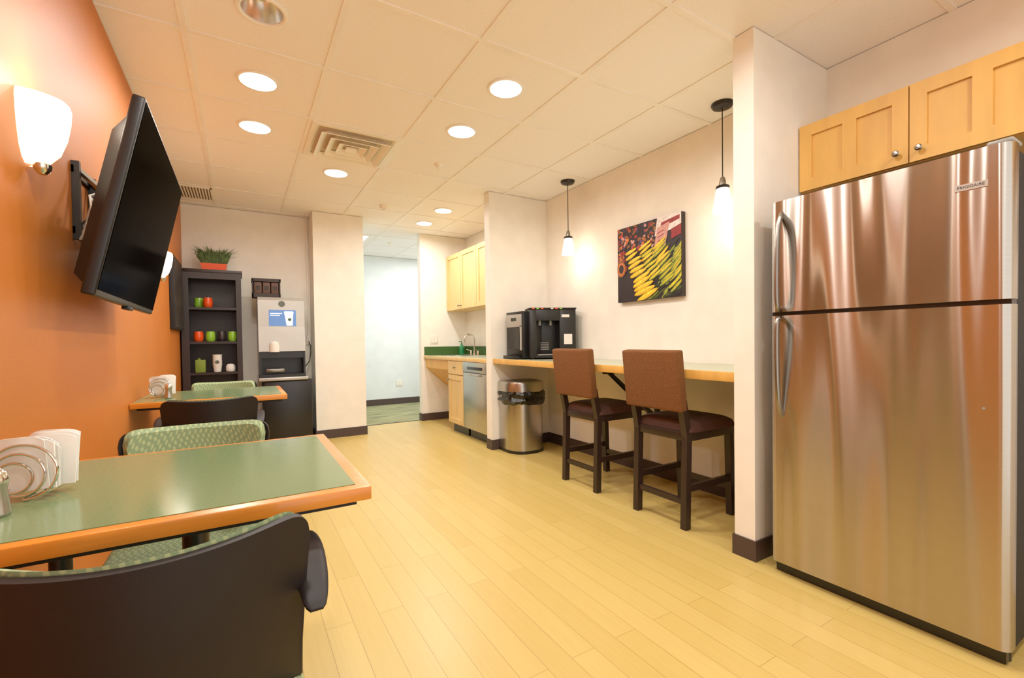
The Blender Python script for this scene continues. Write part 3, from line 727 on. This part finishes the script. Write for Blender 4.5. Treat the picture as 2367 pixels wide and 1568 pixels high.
def mug(x,y,z,mt,lab,rot=0):
    r=root('mug',(x,y,z+.001),lab,'mug','mugs on the bookcase',local=True)
    G().lathe([(0,0),(.030,0),(.038,.012),(.0405,.04),(.039,.07),(.034,.096),(.031,.096),(.036,.07),(.038,.04),(.03,.012),(0,.01)],(0,0,0),22).make('cup',mt,r)
    G().tube([(.036,0,.02),(.056,0,.026),(.062,0,.045),(.055,0,.066),(.036,0,.076)],.005,8).make('handle',mt,r)
    r.rotation_euler=(0,0,rot)
for (x,y,z,m,l,ro) in ((-.27,5.27,1.385,'orangeglz','orange',2.2),(-.345,5.36,1.385,'greenglz','green',2.0),(-.35,5.27,1.06,'orangeglz','orange',1.3),(-.255,5.27,1.06,'greenglz','green',1.2),(-.165,5.27,1.06,'darkglz','dark grey',1.9),(-.075,5.27,1.06,'greenglz','green',1.6)):
    mug(x,y,z,M[m],l+' ceramic mug on the bookcase shelf',ro)
r=root('paper_cup_stack',(-.205,5.28,.766),'stack of white paper cups with round logo','paper cups')
for k in range(4): G().lathe([(.030,k*.028),(.040,k*.028+.078),(.041,k*.028+.082),(.038,k*.028+.082),(.0285,k*.028+.005)],(-.205,5.28,.766),22).make('cup',M['paper'],r)
X=Matrix.Translation((-.205,5.2425,.86))@Matrix.Rotation(math.pi/2,4,'X')
G().lathe([(0,0),(.018,0),(.018,.003),(0,.003)],(0,0,0),20,0,X).make('logo',M['logo'],r)
g=G().lathe([(.036,0),(.042,.012),(.04,.05),(.028,.07),(0,.074)],(-.095,5.28,.766),22); g.make('cup_lid_stack',M['paper'],None,'stack of white plastic cup lids','cup lids')
r=root('tea_box',(-.34,5.29,.766),'olive green tea box on the bookcase shelf','box')
G().box(-.38,-.30,5.25,5.33,.766,.885,bev=.002).make('carton',M['greenbox'],r); G().box(-.36,-.34,5.27,5.30,.885,.90).make('tea_tag',M['greenbox'],r)
# planter
r=root('potted_grass',(-.215,5.32,1.745),'ornamental grass in an orange rectangular planter','plant')
g=G(); g.add([(-.31,5.27,1.745),(-.12,5.27,1.745),(-.12,5.37,1.745),(-.31,5.37,1.745),(-.322,5.26,1.815),(-.108,5.26,1.815),(-.108,5.38,1.815),(-.322,5.38,1.815)],[[0,1,2,3],[4,5,6,7],[0,1,5,4],[1,2,6,5],[2,3,7,6],[3,0,4,7]])
g.make('planter',M['planter'],r,flat=True)
g=G(); R=random.Random(5)
for k in range(420):
    x=R.uniform(-.31,-.12); y=R.uniform(5.28,5.36); a=R.uniform(0,6.28); ln=R.uniform(.10,.20); sp=R.uniform(.0,.08)
    dx=math.cos(a)*sp+(x+.215)*1.0; dy=math.sin(a)*sp*.6; w=.0030
    pts=[(x,y,1.81),(x+dx*.35,y+dy*.35,1.81+ln*.65),(x+dx,y+dy,1.81+ln*R.uniform(.7,1.0))]
    vs=[(pts[0][0]-w,pts[0][1],pts[0][2]),(pts[0][0]+w,pts[0][1],pts[0][2]),(pts[1][0]+w,pts[1][1],pts[1][2]),(pts[1][0]-w,pts[1][1],pts[1][2]),pts[2]]
    g.add(vs,[[0,1,2,3],[3,2,4]])
g.make('grass_blades',M['grass'],r,flat=True,kind='stuff')

# ---------------- coffee machine and stand
r=root('machine_stand',(.39,5.27,0),'black cabinet stand under the coffee machine','cabinet')
G().box(.175,.612,5.05,5.52,.03,.665,bev=.006).make('body',M['blackm'],r)
G().box(.185,.602,5.035,5.05,.05,.655,bev=.003).make('door',M['black'],r)
G().box(.19,.60,5.07,5.5,0,.03).make('plinth',M['black'],r)
r=root('coffee_machine',(.35,5.28,.665),'silver coffee machine with touch screen on a black stand','coffee machine')
G().box(.135,.575,5.0,5.48,.666,.70,bev=.01,seg=3).make('base_tray',M['silver'],r)
G().box(.145,.55,5.22,5.5,.70,1.47,bev=.008).make('body',M['silver'],r)
G().box(.165,.535,5.205,5.225,.71,.955).make('bay_back',M['black'],r)
G().prism([(5.02,.955),(5.045,1.20),(5.06,1.46),(5.08,1.49),(5.5,1.49),(5.5,.955)],'x',.142,.553).make('head',M['silver'],r,flat=True)
G().box(.145,.552,5.015,5.22,.70,.73).box(.145,.165,5.03,5.22,.70,.955).box(.535,.552,5.03,5.22,.70,.955).box(.16,.54,5.04,5.22,.89,.955).make('bay_surround',M['black'],r,flat=True)
G().box(.2,.36,5.0,5.06,.755,.785,bev=.004).make('drip_grid',M['nickel'],r)
G().lathe([(.045,0),(.046,.05),(.04,.085),(.025,.10),(0,.104)],(.275,5.03,.95),22).make('spout_cover',M['wplastic'],r)
def front(z):
    return 5.02+.025*(z-.955)/.245 if z<1.2 else 5.045+.015*(z-1.2)/.26
def plate(name,x0,x1,z0,z1,d,mt,par=r):
    return G().add([(x0,front(z0)-d,z0),(x1,front(z0)-d,z0),(x1,front(z1)-d,z1),(x0,front(z1)-d,z1),(x0,front(z0)+.002,z0),(x1,front(z0)+.002,z0),(x1,front(z1)+.002,z1),(x0,front(z1)+.002,z1)],[[0,1,2,3],[4,5,6,7],[0,1,5,4],[1,2,6,5],[2,3,7,6],[3,0,4,7]]).make(name,mt,par,flat=True)
MS=mat('touch_display',(60,100,150),.3,emis=((110,150,210),.45)); MW=mat('display_white',(240,245,250),.4,emis=((240,245,250),.7))
s_=plate('touch_screen',.235,.475,1.205,1.365,.003,MS)
g=G()
g.add([(.37,5.0385,1.335),(.45,5.0385,1.335),(.442,5.0375,1.21),(.39,5.0375,1.21)],[[0,1,2,3]]); g.add([(.365,5.0384,1.335),(.455,5.0384,1.335),(.45,5.0388,1.35),(.372,5.0388,1.35)],[[0,1,2,3]])
g.make('screen_graphic',MW,r,flat=True)
for k,(a,b) in enumerate(((.245,.35),(.245,.33))): G().add([(a,5.0387,1.325-k*.018),(b,5.0387,1.325-k*.018),(b,5.0387,1.332-k*.018),(a,5.0387,1.332-k*.018)],[[0,1,2,3]]).make('screen_text_line',MW,r,flat=True)
X=Matrix.Translation((.417,5.0378,1.27))@Matrix.Rotation(math.pi/2,4,'X')
G().lathe([(0,0),(.016,0),(.016,.0008),(0,.0008)],(0,0,0),20,0,X).make('screen_logo',M['splash'],r)
X=Matrix.Translation((.35,front(1.42)-.0005,1.425))@Matrix.Rotation(math.pi/2,4,'X')
g=G().lathe([(.012,0),(.03,0),(.03,.002),(.012,.002)],(0,0,0),28,0,X); g.make('round_logo',M['logo'],r)
G().lathe([(0,0),(.008,0),(.008,.003),(0,.003)],(0,0,0),5,0,X).make('logo_center',M['logo'],r)
r=root('sample_case',(.22,5.2,1.49),'dark display case with three coffee bags on top of the machine','display case')
g=G().box(.10,.345,5.22,5.30,1.491,1.665,bev=.003).box(.10,.345,5.10,5.22,1.491,1.53).box(.10,.11,5.10,5.22,1.491,1.665).box(.335,.345,5.10,5.22,1.491,1.665).box(.095,.35,5.10,5.30,1.645,1.675)
g.make('case',M['box'],r,flat=True)
for k in range(3):
    x=.116+k*.074
    G().box(x,x+.066,5.115,5.17,1.53,1.642,bev=.006).make('coffee_bag',M['kraft'],r)
    G().box(x+.014,x+.052,5.1135,5.1155,1.56,1.605).make('bag_label',M['box'],r)
r=root('conduit',(.645,5.54,1.02),'cream painted wall conduit with outlet box beside the pier','conduit')
G().tube([(.645,5.54,ZC),(.645,5.54,1.12)],.009,10).make('pipe',M['white'],r); G().box(.625,.665,5.53,5.55,1.02,1.12).make('junction_box',M['white'],r)
g=G().tube([(.645,5.525,1.05),(.66,5.50,1.0),(.655,5.46,.93),(.64,5.44,.84),(.60,5.46,.78)],.005,8); g.make('power_cord',M['black'],None,'black power cord hanging behind the coffee machine','cord')

# ---------------- world, camera
w=bpy.data.worlds.new('World'); S.world=w; w.use_nodes=True
w.node_tree.nodes['Background'].inputs[0].default_value=(1,.955,.9,1); w.node_tree.nodes['Background'].inputs[1].default_value=1.5
cam=bpy.data.cameras.new('camera'); co=bpy.data.objects.new('camera',cam); COL.objects.link(co); S.camera=co
cam.sensor_width=36; cam.sensor_fit='HORIZONTAL'; cam.lens=1050/2367*36; cam.clip_start=.02
yaw=math.atan(629/1050); f0=Vector((math.sin(yaw),math.cos(yaw),0)); r0=Vector((math.cos(yaw),-math.sin(yaw),0)); u0=Vector((0,0,1))
p_=-.018; cam.shift_y=(4+.018*1050)/2367; cam.shift_x=-4/2367
f=(f0+u0*p_).normalized(); u1=(u0-f0*p_).normalized(); th=.013
rr=(r0*math.cos(th)-u1*math.sin(th)).normalized(); uu=(u1*math.cos(th)+r0*math.sin(th)).normalized()
mw=Matrix.Identity(4)
for i in range(3): mw[i][0]=rr[i]; mw[i][1]=uu[i]; mw[i][2]=-f[i]
mw[2][3]=1.03
co.matrix_world=mw
